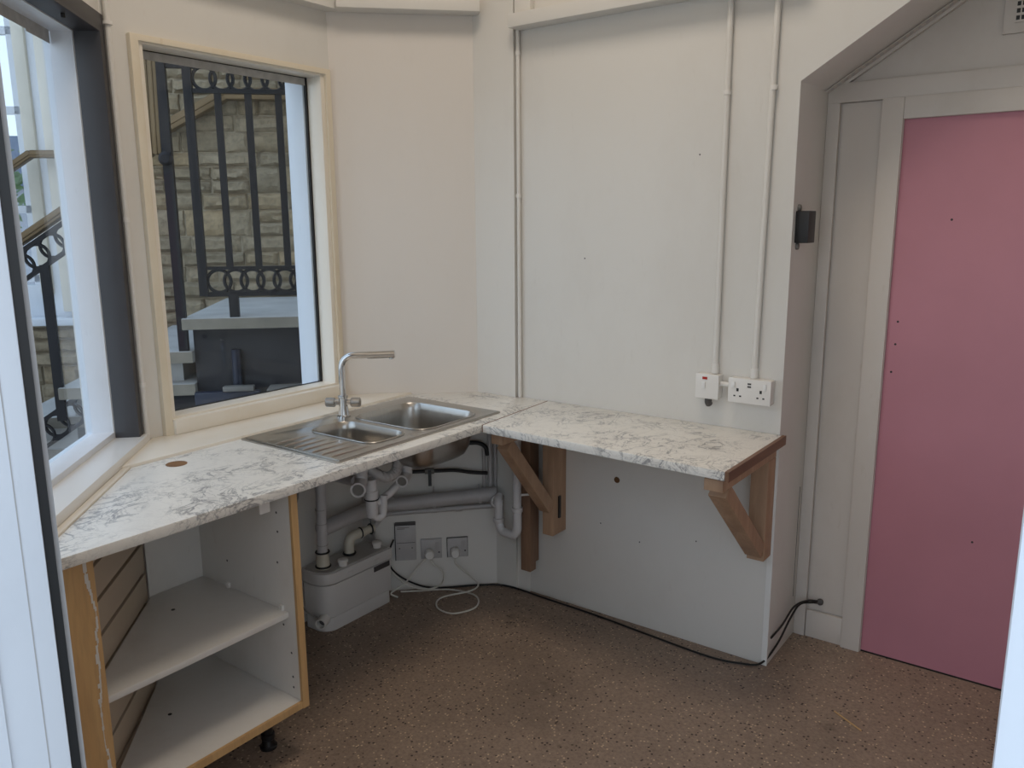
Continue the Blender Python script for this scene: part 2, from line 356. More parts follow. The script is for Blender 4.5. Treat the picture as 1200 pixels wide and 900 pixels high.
# alcove wall with door
fe = FY(3.10)
we = struct(MB().box(-.95, 0, -.1, .9, H, 0, fe).build('wall_alcove', 'alcove'), 'dirty cream back wall of the door alcove', 'wall')
MB().box(-.885, 0, -.001, -.842, 2.03, .022, fe).build('corner_post', 'alcove', we, bevel=.003)
MB().box(-.835, .118, 0, -.700, 2.02, .006, fe).build('panel_board', 'alcove', we)
MB().box(-.885, 2.022, 0, .8, 2.088, .024, fe).build('head_rail', 'alcove', we, bevel=.003)
struct(MB().box(-.84, .0, 0, -.698, .112, .018, fe).build('baseboard_alcove', 'alcove', bevel=.004), 'dirty white skirting board left of the pink door', 'baseboard')
d1 = struct(MB().box(-.634, .006, .0, .16, 1.954, .012, fe).build('door_1', 'pink', bevel=.002), 'flat pink door in the alcove', 'door')
b_ = MB().box(-.702, 0, 0, -.632, 2.024, .03, fe); b_.box(-.632, 1.952, 0, .16, 2.024, .03, fe); b_.box(.158, 0, 0, .23, 2.024, .03, fe)
b_.box(-.640, 0, .012, -.630, 1.96, .02, fe)
MB().box(-.63, 0, .001, .158, .006, .012, fe).build('threshold_shade', 'black', d1)  # black strip put in for the shade under the door
MB.build(b_, 'architrave', 'alcove', d1, bevel=.004)['label'] = 'worn cream door surround'
b_ = MB()
for x, z in ((-.598, 1.27), (-.60, 1.19), (-.606, 1.09), (-.46, 1.62), (-.30, .52)): b_.lathe((x, 3.0882, z), (0, -1, 0), [(0, .004), (.0006, .004)], 8)
b_.build('screw_holes', 'black', d1)['kind'] = 'stuff'
# remaining shell, out of view
struct(MB().box(.8, .3, 0, .9, 3.2, H).build('wall_right', 'wall'), 'white right wall outside the picture', 'wall')
ff = FY(.38)
struct(MB().prism([(-1.75, 0), (-1.0, 0), (-1.0, 2.4), (.10, 2.4), (.10, 0), (.9, 0), (.9, H), (-1.75, H)], [rect(.15, .12, .80, 2.4)], 0, .09, ff).build('wall_front', 'wall'), 'white front wall with the entrance opening', 'wall')  # entrance opening heightened and a second hole added to admit more daylight
hx = Vector((-.903, .376, 0)); dl = Vector((-.37, -.93, 0)).normalized(); dn = Vector((.93, -.37, 0)).normalized()
FL = lambda u, v, w_: hx + dl * u + dn * w_ + Vector((0, 0, v))
d2 = struct(MB().prism(rect(.0095, .01, .112, 2.1), [], -.055, 0, FL).build('door_2', 'upvc', bevel=.002), 'white plastic entrance door standing open beside the camera', 'door')
b_ = MB().box(.112, .01, -.055, .70, .12, 0, FL); b_.box(.112, 2.0, -.055, .70, 2.1, 0, FL); b_.box(.70, .01, -.055, .80, 2.1, 0, FL); b_.build('door_rails', 'upvc', d2)
MB().box(.11, .1, -.04, .71, 2.01, -.02, FL).build('door_panel', 'upvc', d2)
MB().box(.030, .01, -.001, .0312, 2.1, .0006, FL).build('frame_groove', 'pvc_grey', d2)
MB().box(.066, .01, -.001, .112, 2.1, .003, FL).build('glazing_bead', 'upvc', d2)
MB().box(.0, .01, -.03, .0095, 2.1, -.004, FL).build('door_seal', 'black', d2)['label'] = 'black rubber seal'
MB().box(-.005, .01, -.02, .0, 2.1, -.010, FL).build('seal_lip', 'pvc_grey', d2)
MB().box(-.017, 0, .32, .10, 2.4, .38, lambda u, v, w_: Vector((u, w_, v))).build('door_jamb', 'upvc', d2, bevel=.003)
w4 = struct(MB().prism(rect(.15, .12, .80, 2.4), [rect(.20, .18, .75, 2.34)], .02, .07, ff).build('added_window', 'upvc'), 'added unseen side light right of the entrance, for more daylight', 'window')  # added unseen window, lets extra daylight onto the lower walls
MB().box(.19, .17, .043, .76, 2.35, .047, ff).build('pane', 'glass', w4)
# picture ledges (trims) round the room
struct(MB().prism([(-2.57, 2.445), (-2.635, 2.445), (-2.635, 2.485), (-2.57, 2.485)], [], 0, 1, lambda u, v, w_: Vector((u, 1.45 + w_ * .92, v))).build('trim_2', 'wall'), 'ledge strip above the cream window', 'trim')
struct(MB().box(-.165, 2.444, 0, .395, 2.488, .085, fc).build('trim_3', 'wall', bevel=.002), 'ledge strip above the diagonal panel', 'trim')
struct(MB().box(-2.005, 2.362, 0, -.88, 2.412, .075, fy).build('trim_4', 'wall', bevel=.002), 'long ledge strip above the short worktop wall', 'trim')
MB_ = MB().box(-2.005, 2.40, 0, -1.93, 2.5, .03, fy)
struct(MB_.build('trim_5', 'wall', bevel=.002), 'small block above the ledge beside the pillar', 'trim')

# ------------------------------------------------------------------ wall fittings
def conduit(name, label, path, r, cups, group=None):
    o = thing(name, label, 'conduit', path[-1] if path[-1][2] < path[0][2] else path[0], group)
    MB().tube(path, r, 10).build('pipe', 'wall', o)
    for (p, q, rr) in cups: MB().tube([p, q], rr, 12).build('coupling', 'socket', o)
    return o
for xt, xb, zb, lab in ((-1.127, -1.128, 1.082, 'white vertical conduit running down to the fused switch'), (-.968, -.984, 1.078, 'white vertical conduit running down to the double socket')):
    conduit('conduit', lab, [(xt, 2.761, 2.362), (xb, 2.761, zb)], .0105,
            [((xt, 2.761, 2.04), (xt, 2.761, 2.055), .0125), ((xb, 2.761, zb), (xb, 2.761, zb + .035), .0135)])
conduit('conduit', 'thin white conduit in the corner beside the pillar', [(-2.003, 2.762, 2.362), (-2.0, 2.762, .886)], .008, [((-2.003, 2.762, 2.27), (-2.003, 2.762, 2.285), .01), ((-2.002, 2.762, 1.72), (-2.002, 2.762, 1.735), .011)])
conduit('conduit', 'thin cream conduit in the corner between the two windows', [(-2.622, 1.432, 3.9), (-2.622, 1.432, .893)], .009, [((-2.622, 1.432, 2.235), (-2.622, 1.432, 2.245), .016), ((-2.622, 1.432, 1.63), (-2.622, 1.432, 1.645), .011), ((-2.622, 1.432, 1.08), (-2.622, 1.432, 1.095), .011)])

fs_ = thing('fused_switch', 'white fused switch with red neon left of the double socket', 'switch', (-1.142, 2.773, .99))
MB().box(-1.185, .993, 0, -1.101, 1.079, .04, fy).build('back_box', 'socket', fs_, bevel=.003)
MB().box(-1.187, .991, .04, -1.099, 1.081, .048, fy).build('plate', 'socket', fs_, bevel=.003)
MB().box(-1.160, 1.062, .048, -1.142, 1.071, .0495, fy).build('neon', 'red', fs_)['label'] = 'red neon window'
MB().box(-1.162, 1.030, .048, -1.148, 1.053, .052, fy).build('rocker', 'white', fs_, bevel=.001)
MB().tube([(-1.143, 2.745, .992), (-1.143, 2.745, .975), (-1.143, 2.752, .968)], .013, 12).build('cord_outlet', 'darkgrey', fs_)['label'] = 'dark grey cord grip'
jt = tag(MB().tube([(-1.101, 2.752, 1.047), (-1.063, 2.752, 1.046)], .009, 10).build('conduit_link', 'socket'), 'short white link pipe between switch and double socket', 'conduit')
ds = thing('double_socket', 'white double wall socket above the short worktop', 'socket', (-.985, 2.773, .99))
MB().box(-1.061, .993, 0, -.912, 1.077, .04, fy).build('back_box', 'socket', ds, bevel=.003)
MB().box(-1.063, .991, .04, -.910, 1.079, .048, fy).build('plate', 'socket', ds, bevel=.003)
for cx in (-1.028, -.945):
    MB().box(cx - .004, 1.032, .048, cx + .004, 1.043, .0487, fy).build('pin_slot', 'black', ds)
    MB().box(cx - .014, 1.013, .048, cx - .007, 1.018, .0487, fy).build('pin_slot', 'black', ds)
    MB().box(cx + .007, 1.013, .048, cx + .014, 1.018, .0487, fy).build('pin_slot', 'black', ds)
for cx in (-1.044, -.932): MB().box(cx - .006, 1.044, .048, cx + .006, 1.066, .052, fy).build('rocker', 'white', ds, bevel=.001)
for z in (1.062, 1.052): MB().box(-.993, z - .003, .048, -.980, z + .003, .0487, fy).build('charging_port', 'darkgrey', ds)
# black box on alcove return
fr_ = FX(-.885)
bb = thing('sensor_box', 'small black box screwed to the alcove side wall', 'box', (-.885, 2.85, 1.545))
MB().box(2.80, 1.546, 0, 2.875, 1.652, .045, fr_).build('housing', 'black', bb, bevel=.003)
for z in (1.662, 1.535): MB().lathe((-.885, 2.825, z), (1, 0, 0), [(0, .012), (.008, .011), (.010, .006)], 12).build('fixing_screw', 'grey', bb)
# vent
vt = thing('wall_vent', 'square white air vent high above the pink door', 'vent', (-.26, 3.10, 2.18))
MB().box(-.37, 2.186, 0, -.13, 2.42, .012, fe).build('plate', 'alcove', vt, bevel=.003)
MB().box(-.336, 2.22, .0125, -.165, 2.39, .0135, fe).build('opening', 'black', vt)
for k in range(9): MB().box(-.338, 2.216 + .0205 * k, .012, -.163, 2.223 + .0205 * k, .018, fe).build('louvre', 'alcove', vt)
for k in range(6): MB().box(-.326 + .03 * k, 2.22, .0125, -.322 + .03 * k, 2.39, .015, fe).build('mullion', 'alcove', vt)
# perforated bead up the slanted head
pb = thing('perforated_strip', 'perforated metal corner bead along the sloping alcove head', 'strip', (-.885, 3.09, 2.05))
e0 = Vector((-.883, 0, 2.0605)); dirn = Vector((.8457, 0, .5337)); dnn = Vector((.5337, 0, -.8457))
FS = lambda u, v, w_: e0 + dirn * u + Vector((0, v, 0)) + dnn * w_
MB().box(.0, 3.078, .001, .98, 3.099, .012, FS).build('strip_edge', 'alcove', pb, bevel=.002)
MB().box(.0, 3.035, .0005, .98, 3.078, .0025, FS).build('strip_web', 'alcove', pb)
for k in range(36): MB().box(.012 + .026 * k, 3.046, .0025, .024 + .026 * k, 3.066, .0032, FS).build('slot', 'metalplate', pb)

# ------------------------------------------------------------------ worktops
ZT, TH = .885, .03
sinkhole = rect(-2.365, 1.66, -1.915, 2.462)
outer = [(-1.842, .698), (-1.833, 2.288), (-1.866, 2.772), (-1.9, 2.772), (-2.016, 2.772), (-2.018, 2.752), (-2.224, 2.752), (-2.432, 2.544), (-2.388, 1.244)]
wt = MB().prism(outer, [sinkhole], ZT - TH, ZT).build('worktop', 'marble', bevel=.004)
tag(wt, 'long white marble effect worktop holding the sink', 'worktop')
MB().lathe((-2.305, 1.345, ZT - .0005), (0, 0, 1), [(0, .032), (.0016, .032), (.0018, .026), (.0010, .025), (.0009, 0)], 24).build('cable_hole', 'brown', wt)['label'] = 'round brown cable hole cover'
wt2 = thing('worktop', 'short white marble effect worktop on timber brackets', 'worktop', (-1.35, 2.51, ZT - TH))
MB().prism([(-1.829, 2.287), (-.876, 2.250), (-.876, 2.772), (-1.862, 2.772)], [], ZT - TH, ZT).build('top', 'marble', wt2, bevel=.004)
MB().box(-.875, 2.249, ZT - TH - .001, -.862, 2.77, ZT + .001).build('edge_strip', 'edgestrip', wt2)['label'] = 'bare brown wood edge'

MB().prism([(-1.8335, 2.289), (-1.8285, 2.289), (-1.8615, 2.771), (-1.8665, 2.771)], [], ZT - TH + .002, ZT - .0005).build('joint_strip', 'edgestrip', wt2)['label'] = 'dark joint line'

# ------------------------------------------------------------------ sink
sk = thing('sink', 'stainless steel one and a half bowl sink with ribbed drainer', 'sink', (-2.14, 2.06, ZT))
def bowl_loop(x0, y0, x1, y1, r, z): return [Vector((x, y, z)) for x, y in rrect(x0, y0, x1, y1, r)]
B1 = (-2.315, 2.075, -1.935, 2.41); B2 = (-2.285, 1.845, -1.955, 2.03)
deck = MB().prism(rrect(-2.39, 1.637, -1.892, 2.487, .012), [rrect(*B1, .07), rrect(*B2, .06)], ZT + .0005, ZT + .005)
deck.build('rim', 'steel', sk, bevel=.0012)
def bowl(nm, B, r, depth, ins):
    m_ = MB(); rings = []
    for (dz, i_) in ((.006, -.006), (.007, 0), (.0, .004), (-.02, .010), (-depth * .5, ins * .5), (-depth * .72, ins * .8), (-depth * .87, ins * 1.4), (-depth * .96, ins * 2.3), (-depth, ins * 3.4)):
        rings.append(bowl_loop(B[0] + i_, B[1] + i_, B[2] - i_, B[3] - i_, max(r - i_ * .4, .02), ZT + dz))
    rings.append([p.lerp(Vector(((B[0] + B[2]) / 2, (B[1] + B[3]) / 2, ZT - depth - .004)), .75) for p in rings[-1]])
    n = len(rings[0]); vs = [p for q in rings for p in q]
    fs = [(i * n + j, i * n + (j + 1) % n, (i + 1) * n + (j + 1) % n, (i + 1) * n + j) for i in range(len(rings) - 1) for j in range(n)] + [tuple(range((len(rings) - 1) * n, len(rings) * n))]
    o = m_.add(vs, fs).build(nm, 'steel', sk, angle=60)
    c = Vector(((B[0] + B[2]) / 2, (B[1] + B[3]) / 2, ZT - depth - .003))
    MB().lathe(c, (0, 0, 1), [(-.012, .036), (.002, .040), (.003, .034), (-.004, .028), (-.004, 0)], 20).build('waste', 'chrome', o)
    so = o.modifiers.new('thick', 'SOLIDIFY'); so.thickness = .0015; so.offset = 0
    return o
bowl('main_bowl', B1, .07, .165, .02); bowl('half_bowl', B2, .06, .095, .012)
for k in range(7):
    x = -2.225 + .046 * k; y1 = 1.775 + .006 * k
    MB().tube([(x, 1.662, ZT + .003), (x, 1.675, ZT + .006), (x, y1, ZT + .005), (x, y1 + .03, ZT + .001)], .004, 8).build('drainer_rib', 'steel', sk)
MB().lathe((-1.925, 2.03, ZT + .005), (0, 0, 1), [(0, .024), (.0012, .022), (.0016, 0)], 20).build('overflow_cap', 'steel', sk)
b_ = MB().prism(rrect(-2.375, 1.65, -1.905, 1.657, .002, 2), [], ZT + .005, ZT + .008); b_.box(-1.903, 1.65, ZT + .005, -1.897, 2.475, ZT + .0075); b_.build('raised_edge', 'steel', sk, bevel=.001)

# tap
tp = thing('mixer_tap', 'chrome mixer tap with two knurled handles', 'tap', (-2.335, 2.066, ZT + .005))
tb = Vector((-2.335, 2.066, ZT + .005)); hd = Vector((.81, .59, 0)).normalized(); zz = Vector((0, 0, 1))
MB().lathe(tb, zz, [(0, .026), (.006, .026), (.009, .021), (.045, .017), (.075, .0165), (.078, .0195), (.084, .0195), (.086, .013), (.09, .013)], 24).build('body', 'chrome', tp)
MB().tube(arc([tb + zz * .085, tb + zz * .238, tb + zz * .242 + hd * .105], .055, 8) , .0125, 16).build('spout', 'chrome', tp)
MB().tube([tb + zz * .2405 + hd * .10, tb + zz * .2445 + hd * .205], .0145, 16).build('nozzle', 'chrome', tp)
MB().tube([tb + zz * .236 + hd * .192, tb + zz * .226 + hd * .192], .009, 12).build('aerator', 'chrome', tp)
for sgn in (-1, 1):
    a = tb + zz * .058
    MB().tube([a + hd * sgn * .012, a + hd * sgn * .032], .0105, 12).build('handle_stem', 'chrome', tp)
    MB().lathe(a + hd * sgn * .03, hd * sgn, [(0, .015), (.003, .018), (.034, .018), (.037, .015)], 24).build('handle', 'knurl', tp)

# ------------------------------------------------------------------ open base cabinet
cb = thing('base_cabinet', 'open white base cabinet with one shelf under the long worktop', 'cabinet', (-2.1, 1.1, 0))
MB().box(-2.345, 1.427, .165, -1.866, 1.445, ZT - TH - .001).build('side_panel', 'board', cb, bevel=.001)
MB().box(-1.8655, 1.424, .165, -1.855, 1.447, ZT - TH - .001).build('oak_edge', 'oak', cb)['label'] = 'oak edging strip'
MB().prism([(-1.868, .80), (-1.868, 1.427), (-2.345, 1.427), (-2.345, 1.245)], [], .170, .186).build('base_panel', 'board', cb, bevel=.001)
MB().box(-1.868, .80, .166, -1.857, 1.427, .187).build('oak_edge', 'oak', cb)['label'] = 'oak edging strip'
sh = MB().prism([(-1.90, .805), (-1.90, 1.426), (-2.343, 1.426), (-2.343, 1.243)], [], .452, .470).build('shelf', 'board', cb, bevel=.001)
MB().box(-2.35, 1.238, .166, -2.345, 1.445, ZT - TH - .001).build('back_panel', 'board', cb)
st = MB().prism([(-1.862, .785), (-1.872, .86), (-1.892, .86), (-1.882, .785)], [], 0, ZT - TH - .001).build('front_stile', 'oak', cb)
st['label'] = 'oak veneered upright with a torn edge'
b_ = MB(); rr = random.Random(4); z = .012; y0 = .847
while z < .845:
    h_ = rr.uniform(.006, .022); y0 = min(.853, max(.838, y0 + rr.uniform(-.0035, .0035))); wd_ = rr.uniform(.0012, .0055) if rr.random() < .85 else .009
    b_.box(0, y0 - wd_ / 2, z, .0016, y0 + wd_ / 2, min(z + h_ + .004, .853)); z += h_
b_.v = [Vector((p.x - 1.862 - (p.y - .785) * .1333 - .0006, p.y, p.z)) for p in b_.v]
o_ = b_.build('torn_edge', 'board', cb); o_['label'] = 'ragged white torn veneer'; o_['kind'] = 'stuff'
lg = MB().lathe((-1.99, 1.385, 0), (0, 0, 1), [(0, .026), (.008, .027), (.012, .022), (.03, .018), (.034, .021), (.05, .021), (.052, .016), (.165, .016)], 18).build('leg', 'black', cb)
MB().lathe((-2.30, 1.38, 0), (0, 0, 1), [(0, .026), (.012, .022), (.03, .018), (.05, .021), (.052, .016), (.165, .016)], 18).build('leg', 'black', cb)
for x, z in ((-1.93, .474), (-2.20, .474)): MB().box(x - .008, 1.419, z - .004, x + .008, 1.4275, z + .012).build('shelf_peg', 'socket', cb)
b_ = MB()
for x, z in ((-1.93, .78), (-1.93, .72), (-2.22, .78), (-2.22, .755), (-1.94, .62), (-1.93, .42), (-1.90, .335), (-1.90, .255), (-1.90, .22), (-2.2, .56)): b_.lathe((x, 1.4275, z), (0, -1, 0), [(0, .004), (.0008, .004)], 8)
b_.build('peg_holes', 'darkgrey', cb)['kind'] = 'stuff'
b_ = MB()
for x, y, z in ((-2.2, 1.23, .470), (-2.13, 1.15, .186)): b_.lathe((x, y, z), (0, 0, 1), [(0, .006), (.0008, .006)], 10)
b_.build('base_holes', 'black', cb)['kind'] = 'stuff'
MB().box(-1.90, 1.405 - .06, ZT - TH - .05, -1.894, 1.38, ZT - TH - .001).build('fixing_bracket', 'socket', cb)['label'] = 'small white fixing bracket'

# ------------------------------------------------------------------ timber brackets
def bracket(lab, x0, x1, zb, pd, ftop, zsf):
    o = thing('shelf_bracket', lab, 'bracket', ((x0 + x1) / 2, 2.77, zb))
    MB().box(x0, 2.772 - pd, zb, x1, 2.772, ZT - TH - .052).build('upright', 'timber', o, bevel=.002)
    MB().box(x0, ftop, ZT - TH - .05, x1, 2.772, ZT - TH - .012).build('top_arm', 'timber', o, bevel=.002)
    xm = (x0 + x1) / 2
    MB().bar((xm, ftop + .05, ZT - TH - .058), (xm, 2.772 - pd - .004, zsf), x1 - x0 - .002, .05).build('brace', 'timber', o, bevel=.002)
    return o
br = bracket('timber bracket at the right end of the short worktop', -.955, -.893, .435, .075, 2.285, .475)
MB().box(-.955, 2.30, ZT - TH - .012, -.90, 2.36, ZT - TH - .001).build('packer', 'timber_dark', br); MB().box(-.955, 2.70, ZT - TH - .012, -.90, 2.76, ZT - TH - .001).build('packer', 'timber_dark', br)
bl = bracket('timber bracket at the left end of the short worktop', -1.822, -1.770, .335, .10, 2.33, .46)
MB().box(-1.82, 2.34, ZT - TH - .012, -1.775, 2.40, ZT - TH - .001).build('packer', 'timber_dark', bl); MB().box(-1.82, 2.70, ZT - TH - .012, -1.775, 2.76, ZT - TH - .001).build('packer', 'timber_dark', bl)
MB().box(-1.7695, 2.71, .405, -1.764, 2.725, .50).build('tape', 'black', bl)
bt = thing('timber_batten', 'dark timber batten fixed to the wall beside the white trap', 'batten', (-1.93, 2.74, .15))
MB().box(-1.965, 2.715, .165, -1.905, 2.766, ZT - TH - .001).build('rear_board', 'timber_dark', bt, bevel=.002); MB().box(-1.935, 2.672, .145, -1.885, 2.714, ZT - TH - .001).build('front_board', 'timber_dark', bt, bevel=.002)

# ------------------------------------------------------------------ macerator pump
mp_ = thing('macerator_pump', 'pale grey waste pump box on the floor under the sink', 'pump', (-2.465, 2.14, 0))
def pump_poly(g): return [(-2.385 + g, 2.335 + g), (-2.53 - g, 2.335 + g)] + [(-2.53 - g, 1.99 - g), (-2.51, 1.965 - g)] + [(-2.45 + (.065 + g) * math.sin(a), 2.03 - (.065 + g) * math.cos(a)) for a in [math.radians(q) for q in range(0, 91, 15)]]
MB().prism(pump_poly(-.013), [], .055, .206).build('seam', 'label', mp_)
MB().prism(pump_poly(-.007), [], 0, .058).build('base', 'pump', mp_, bevel=.004)
MB().prism(pump_poly(0), [], .0615, .1995).build('tank', 'pump', mp_, bevel=.004)
ldp = MB().prism(pump_poly(.006), [], .204, .252).build('lid', 'pump', mp_, bevel=.008)
MB().prism(pump_poly(-.008), [], .2515, .2545).build('lid_top', 'pump_lid', ldp)['label'] = 'darker grey lid face'
MB().box(2.235, .175, 0, 2.325, .197, .003, FX(-2.385)).build('name_plate', 'label', mp_)['label'] = 'dark name plate'
for y in (2.10, 2.25): MB().box(y - .012, .222, 0, y + .012, .232, .003, FX(-2.379)).build('clip', 'pump', mp_, bevel=.001)
for x, y in ((-2.405, 2.085), (-2.43, 2.30)): MB().lathe((x, y, .2545), zz, [(0, .017), (.014, .018), (.016, .021), (.026, .021), (.028, .018)], 18).build('cap', 'socket', mp_)
MB().lathe((-2.408, 1.982, .062), (.45, -.9, 0), [(0, .022), (.05, .022), (.05, .017), (.02, .017), (.02, 0)], 18).build('spout', 'socket', mp_)
sd_ = Vector((.45, -.9, 0)).normalized(); MB().tube([Vector((-2.408, 1.982, .062)) + sd_ * .021, Vector((-2.408, 1.982, .062)) + sd_ * .023], .0165, 16).build('spout_hole_shade', 'darkgrey', mp_)  # dark disc paints the shade inside the spout
MB().lathe((-2.455, 2.025, .2545), zz, [(0, .03), (.006, .03), (.01, .027), (.04, .026), (.055, .023), (.068, .023)], 20).build('inlet_sleeve', 'ivory', mp_)['label'] = 'cream rubber inlet sleeve'
MB().torus((-2.455, 2.025, .262), (1, 0, 0), (0, 1, 0), .029, .004, 20).build('clamp', 'black', mp_)
MB().torus((-2.455, 2.025, .322), (1, 0, 0), (0, 1, 0), .026, .004, 20).build('clamp', 'black', mp_)
oe = MB().tube(arc([(-2.47, 2.18, .2545), (-2.47, 2.18, .33), (-2.455, 2.25, .336)], .05, 6), .021, 14).build('outlet_elbow', 'ivory', mp_); oe['label'] = 'cream rubber outlet elbow'
MB().torus((-2.47, 2.18, .26), (1, 0, 0), (0, 1, 0), .024, .005, 20).build('clamp', 'black', mp_)
dv = Vector((.015, .07, .006)).normalized()
for q in (.0, .05): MB().torus(Vector((-2.458, 2.235, .335)) + dv * q, dv.cross(zz), zz, .021, .0035, 18).build('clamp', 'black', mp_)
MB().tube([(-2.455, 2.25, .336), (-2.446, 2.30, .340)], .017, 14).build('outlet_neck', 'ivory', mp_)
MB().tube([(-2.447, 2.285, .325), (-2.447, 2.285, .40)], .0022, 6).build('cable_tie', 'black', mp_)

# ------------------------------------------------------------------ pipework under the sink
kf = lambda u, z, off: fl(u, z, off)
wp = thing('waste_pipe', 'white sink waste pipework with two traps above the pump', 'pipe', (-2.12, 2.0, .54))
MB().tube([(-2.455, 2.025, .318), (-2.452, 2.03, .585)], .0205, 14).build('standpipe', 'pvc', wp)
for z in (.35, .44, .50): MB().tube([(-2.455, 2.027, z), (-2.455, 2.027, z + .004)], .0225, 14).build('joint_ring', 'pvc_grey', wp)
MB().tube(arc([(-2.452, 2.03, .58), (-2.452, 2.03, .63), (-2.30, 1.985, .68), (-2.13, 1.93, .705)], .04), .022, 14).build('drain_arm', 'pvc', wp)
def nut(p, r=.026, h=.03): MB().lathe(p, zz, [(0, r * .92), (.004, r), (h, r), (h + .002, r * .8), (h + .014, r * .8)], 14).build('nut', 'pvc', wp)
nut((-2.10, 1.925, .742)); MB().tube([(-2.10, 1.925, .75), (-2.10, 1.925, .80)], .018, 12).build('tailpiece', 'pvc', wp)
MB().tube(arc([(-2.10, 1.925, .75), (-2.10, 1.925, .712), (-2.06, 1.875, .706)], .03), .023, 14).build('elbow', 'pvc', wp)
MB().lathe((-2.057, 1.871, .7056), (.62, -.78, 0), [(0, .027), (.012, .027), (.012, .021), (.002, .021), (.002, 0)], 18).build('end_ring', 'pvc', wp)
MB().lathe((-2.12, 1.99, .55), zz, [(0, .012), (.006, .020), (.015, .022), (.07, .022), (.072, .025), (.105, .025), (.108, .022), (.15, .021)], 18).build('bottle_trap', 'pvc', wp)
MB().torus((-2.12, 1.99, .623), (1, 0, 0), (0, 1, 0), .0245, .003, 18).build('seal_ring', 'black', wp)
MB().tube(arc([(-2.12, 1.99, .57), (-2.11, 2.0, .545), (-2.10, 2.025, .55), (-2.10, 2.035, .63)], .02), .014, 12).build('trap_bend', 'pvc', wp)
nut((-2.10, 2.16, .705)); MB().lathe((-2.10, 2.17, .725), zz, [(0, .03), (.02, .034), (.03, .04), (.032, .02)], 18).build('waste_body', 'pvc', wp)
MB().tube([(-2.053, 1.866, .7056), (-2.0518, 1.8645, .7056)], .0205, 14).build('pipe_mouth_shade', 'grey', wp)  # grey disc paints the shade inside the pipe end
MB().tube(arc([(-2.10, 2.16, .72), (-2.10, 2.16, .675), (-2.075, 2.11, .67)], .03), .021, 14).build('elbow', 'pvc', wp)
MB().lathe((-2.074, 2.108, .67), (.45, -.9, 0), [(0, .024), (.01, .024), (.01, .018), (.002, .018), (.002, 0)], 18).build('end_ring', 'pvc', wp)
MB().tube([(-2.0722, 2.1044, .67), (-2.0715, 2.103, .67)], .0175, 14).build('pipe_mouth_shade', 'grey', wp)  # shade in this pipe end, painted as a grey disc
P = smooth([(-2.16, 1.985, .76), (-2.13, 2.015, .72), (-2.10, 2.05, .695), (-2.09, 2.09, .71), (-2.10, 2.115, .76), (-2.12, 2.14, .80)], 8)
MB().tube(P, .02, 14, radii=[.0185 + .0022 * (i % 2) for i in range(len(P))]).build('flexible_bend', 'pvc_grey', wp)['label'] = 'ribbed grey flexible bend'
MB().tube([(-2.10, 2.155, .675), (-2.11, 2.075, .625), (-2.118, 2.01, .60)], .015, 12).build('branch_pipe', 'pvc', wp)

sp_ = thing('soil_pipe', 'fat grey painted waste pipe along the wall under the sink', 'pipe', (-2.3, 2.4, .4))
p1 = kf(-.085, .425, .062); p2 = kf(.435, .452, .062)
MB().tube(arc([(-2.468, 2.03, .41), (p1.x - .008, p1.y - .02, .425), p2], .05), .031, 16).build('pipe', 'pvc_grey', sp_)
for u in (-.02, .16, .36):
    c = kf(u, .43 + .04 * u, .062); MB().tube([c - Vector((S, S, 0)) * .007, c + Vector((S, S, 0)) * .007], .035, 16).build('clip', 'pvc_grey', sp_)
    MB().tube([kf(u, .46, .05), kf(u, .49, .035)], .004, 8).build('clip_ear', 'pvc_grey', sp_)
tp_ = thing('thin_pipe', 'thin grey pipe running below the fat waste pipe', 'pipe', (-2.3, 2.45, .36))
MB().tube(arc([(-2.446, 2.30, .340), kf(-.055, .378, .035), kf(.43, .388, .035)], .03), .0115, 12).build('pipe', 'pvc_grey', tp_)
for u in (.16, .27): c = kf(u, .384, .035); MB().tube([c - Vector((S, S, 0)) * .014, c + Vector((S, S, 0)) * .014], .0145, 12).build('coupling', 'pvc_grey', tp_)
t1 = thing('appliance_trap', 'white swan neck appliance trap beside the timber batten', 'trap', (-1.98, 2.66, .30))
MB().tube([(-1.936, 2.648, .83), (-1.936, 2.648, .425)], .0185, 14).build('standpipe', 'pvc', t1)
MB().tube(arc([(-1.936, 2.648, .43), (-1.936, 2.648, .33), (-1.955, 2.650, .305), (-2.02, 2.654, .305), (-2.04, 2.655, .34), (-2.04, 2.655, .44), (-2.055, 2.68, .452)], .03, 5), .020, 14).build('swan_neck', 'pvc', t1)
for p, r in (((-1.936, 2.648, .415), .025), ((-2.04, 2.655, .345), .025)): MB().lathe(p, zz, [(0, r * .9), (.003, r), (.018, r), (.021, r * .9)], 16).build('nut', 'pvc', t1)
MB().torus((-2.046, 2.652, .437), (.8, .3, 0), (-.2, .45, .8), .023, .006, 20).build('collar', 'pvc', t1)
for z in (.49, .80): MB().bar((-1.925, 2.655, z), (-1.882, 2.668, z + .008), .006, .008).build('pipe_clip', 'socket', t1)

